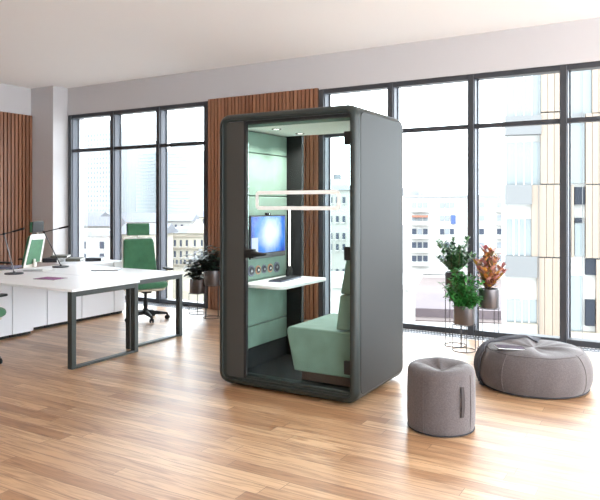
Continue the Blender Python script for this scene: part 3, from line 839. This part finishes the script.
# larch-clad building
phi = math.radians(14)
O, U = facade(551, 30, phi)
wb = empty('larch_clad_building', (O.x, O.y, ZG), phi, 'modern building clad in pale vertical timber boards beyond right windows', 'building')
def wpx(name, m_, xa, xb, ya, yb, y0=-.05, y1=.1): return px_box(wb, name, m_, U, xa, xb, ya, yb, y0, y1)
wpx('core', 'stucco', 505, 760, 20, 360, .25, 9)
def boards(xa, xb, ya, yb):
    ua, ta = U(xa); ub, tb = U(xb); tm = (ta+tb)/2; n = max(2, round((ub-ua)/.3)); m = MB()
    z0, z1 = zz(yb, tm)-ZG, zz(ya, tm)-ZG
    for i in range(n):
        m.box(ua+(ub-ua)*i/n, ua+(ub-ua)*(i+1)/n-.018, -.12, .24, z0+.04, z1)
    m.build('timber_panel', 'wclad', wb, smooth=False)
boards(541, 568, 20, 112.5); boards(540.5, 568, 113, 184.5); boards(531.5, 569, 185, 257.5); boards(537, 568, 258, 345)
boards(592, 640, 20, 113); boards(585.5, 640, 113, 184.5); boards(585.5, 640, 185, 259); boards(569, 574, 185, 258); boards(596, 640, 260, 345)
for ya, yb, xe in ((116, 135, 541), (185, 204.5, 531.5), (256, 276.5, 537)):
    wpx('floor_slab', 'slab', 505, xe, ya, yb, -.25, .25)
for ya, yb, xe in ((30, 116, 541), (142, 185, 541), (219, 256, 531.5), (300, 323, 537)):
    f = wpx('glazing', 'fglass', 507, xe, ya, yb, .1, .25)
    ua, ta = U(508); ub, tb = U(xe-1); n = 4
    for i in range(1, n):
        u_ = ua+(ub-ua)*i/n; z0, z1 = zz(yb, ta)-ZG, zz(ya, ta)-ZG
        bx(u_-.03, u_+.03, .04, .1, z0, z1).build('glazing_bar', 'stucco', f, smooth=False)
wpx('balcony_base', 'beige', 505, 537, 323, 345, -.3, .25)
wpx('glazing', 'fglass', 571, 592, 20, 115, .1, .25); wpx('floor_slab', 'slab', 570, 585, 113, 120, -.1, .25)
wpx('glazing', 'fglass', 571, 585, 120, 183, .1, .25)
wpx('window', 'fglass2', 574.5, 585, 187, 204.5, .0, .25); wpx('window', 'fglass2', 575, 582, 218, 222.5, .0, .25)
wpx('glazing', 'fglass', 575, 585, 223, 256, .1, .25)
wpx('window', 'fglass2', 585.5, 596, 259, 275, .0, .25); wpx('window', 'fglass2', 585.5, 595, 300, 326, .0, .25)
wpx('glazing', 'fglass', 569, 582, 276, 335, .1, .25)
wpx('balcony_base', 'beige', 569, 640, 333, 350, -.2, .25)
for x_ in (538.5, 582, 507): wpx('downpipe', 'slab', x_-.25, x_+.25, 20, 345, -.2, -.14)

# far towers
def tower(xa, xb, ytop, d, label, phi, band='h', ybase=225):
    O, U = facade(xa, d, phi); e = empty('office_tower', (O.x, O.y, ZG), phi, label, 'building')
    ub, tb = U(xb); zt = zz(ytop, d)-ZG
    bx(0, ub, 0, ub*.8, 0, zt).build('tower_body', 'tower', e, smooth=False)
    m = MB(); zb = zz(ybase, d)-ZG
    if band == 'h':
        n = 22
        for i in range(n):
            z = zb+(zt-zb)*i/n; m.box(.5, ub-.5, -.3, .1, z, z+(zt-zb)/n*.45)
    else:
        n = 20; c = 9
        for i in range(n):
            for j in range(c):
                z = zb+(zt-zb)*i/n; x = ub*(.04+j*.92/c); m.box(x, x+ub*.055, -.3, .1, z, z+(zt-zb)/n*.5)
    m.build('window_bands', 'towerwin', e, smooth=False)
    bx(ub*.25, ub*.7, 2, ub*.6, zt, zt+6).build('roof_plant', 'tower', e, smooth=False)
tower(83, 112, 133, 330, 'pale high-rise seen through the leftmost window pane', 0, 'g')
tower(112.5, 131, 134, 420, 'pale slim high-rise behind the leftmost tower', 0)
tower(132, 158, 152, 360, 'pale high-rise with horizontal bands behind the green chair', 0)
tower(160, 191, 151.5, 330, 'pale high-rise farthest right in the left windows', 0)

# low city blocks
def block(name, xa, xb, ytop, d, phi, label, m_, roof='flat', rows=(), cols=(), ww=3, wh=5, wm='owin', dep=5):
    O, U = facade(xa, d, phi); e = empty(name, (O.x, O.y, ZG), phi, label, 'building')
    ub, tb = U(xb); td = (d+tb)/2; zt = zz(ytop, td)-ZG
    bx(0, ub, 0, dep, 0, zt).build('wall', m_, e, smooth=False)
    if roof == 'flat': bx(-.3, ub+.3, -.3, dep+.3, zt, zt+.5).build('roof', 'sroof', e, smooth=False)
    else:
        MB().prism([(-.5, zt), (dep+.5, zt), (dep*.5, zt+roof)], -.5, ub+.5, 'x').build('roof', 'sroof2', e, smooth=False)
    for y in rows:
        for x in cols:
            ux, tx = U(x); sx = ww*tx/F/2; sz = wh*tx/F/2; z = zz(y, tx)-ZG
            o = bx(ux-sx, ux+sx, -.12, .1, z-sz, z+sz).build('window', wm, e, smooth=False)
            bx(ux-sx*1.25, ux+sx*1.25, -.3, 0, z-sz*1.35, z-sz*1.1).build('sill', 'stucco', o, smooth=False)
    return e, ub, zt, U
block('townhouse', 60, 109, 236, 62, math.radians(28), 'white townhouse with small square windows below leftmost pane', 'stucco', 'flat', (245, 257), (84, 102), 4.2, 7)
block('townhouse', 66, 112, 226, 85, math.radians(30), 'low pale house with grey pitched roof above the townhouse', 'stucco3', 1.2)
block('townhouse', 74, 98, 217, 120, math.radians(26), 'distant pale house with flat roof at far left', 'stucco', .9, (221,), (86, 92), 2.2, 2.5)
block('townhouse', 116, 155, 222, 110, math.radians(30), 'pale house with slate roof behind the chair headrest', 'stucco', 1.6, (228,), (122, 128, 152), 2.2, 3)
block('townhouse', 122, 160, 234, 64, math.radians(27), 'cream house behind the green chair', 'stucco2', 1.0, (245, 256), (118, 121, 153), 2.4, 5)
block('townhouse', 166, 190, 221, 112, math.radians(25), 'pale house with grey roof left of the gabled house', 'stucco3', 1.1, (226,), (170, 176, 182), 2, 3)
block('townhouse', 188, 212, 217, 140, math.radians(28), 'distant cream house with small dormers', 'stucco2', 1.2, (221,), (191, 197, 204), 2.2, 4)
e, ub, zt, U = block('palace_building', 167, 232, 233, 72, math.radians(24), 'ornate cream building with rows of tall windows and a gable', 'stucco2', 'flat', (243, 254), (169, 175, 181, 187, 195, 202), 1.8, 6, dep=6)
for x in (169, 173, 177, 181, 185, 190, 196, 202):
    ux, tx = U(x); z = zz(262, tx)-ZG; bx(ux-.1, ux+.1, -.12, .1, z-.25, z+.25).build('window', 'owin', e, smooth=False)
u0, t0 = U(188); u1, t1 = U(207); zm = zz(233, t0)-ZG
MB().prism([(u0, zm), (u1, zm), ((u0+u1)/2, zm+1.5)], -.4, 1, 'y').build('gable', 'stucco2', e, smooth=False)
for y in (236.5, 248.5, 265): 
    bx(-.2, ub+.2, -.35, 0, zz(y, t0)-ZG, zz(y, t0)-ZG+.12).build('cornice', 'beige', e, smooth=False)
e, ub, zt, U = block('stone_building', 321, 350, 190, 75, math.radians(10), 'grey-white stone building with turret seen through the booth glass', 'stucco3', 'flat', (200, 219, 236, 247, 272, 284), (331, 337.5, 344), 2.6, 6, dep=8)
u0, t0 = U(328); u1, t1 = U(338)
bx(u0, u1, .5, 4, zt, zt+1.3).build('turret', 'stucco3', e, smooth=False)
bx(u0+.3, u1-.5, 1, 3, zt+1.3, zt+1.9).build('turret_cap', 'sroof2', e, smooth=False)

# ------------------------------------------------------------------ light
wld = bpy.data.worlds.new('world'); S.world = wld; wld.use_nodes = True
bg = wld.node_tree.nodes['Background']; bg.inputs[0].default_value = (.87, .94, 1.0, 1); bg.inputs[1].default_value = 9.8

cam = bpy.data.cameras.new('camera'); co = bpy.data.objects.new('camera', cam); COL.objects.link(co)
co.location = (0, 0, CH); co.rotation_euler = (PI/2, 0, TH)
cam.sensor_width = 36; cam.lens = F/600*36; cam.shift_y = -(250-HY)/600; cam.clip_end = 1500; cam.clip_start = .05
S.camera = co
S.view_settings.view_transform = 'Standard'; S.view_settings.look = 'None'; S.view_settings.exposure = .12; S.view_settings.gamma = 1; S.view_settings.use_curve_mapping = False
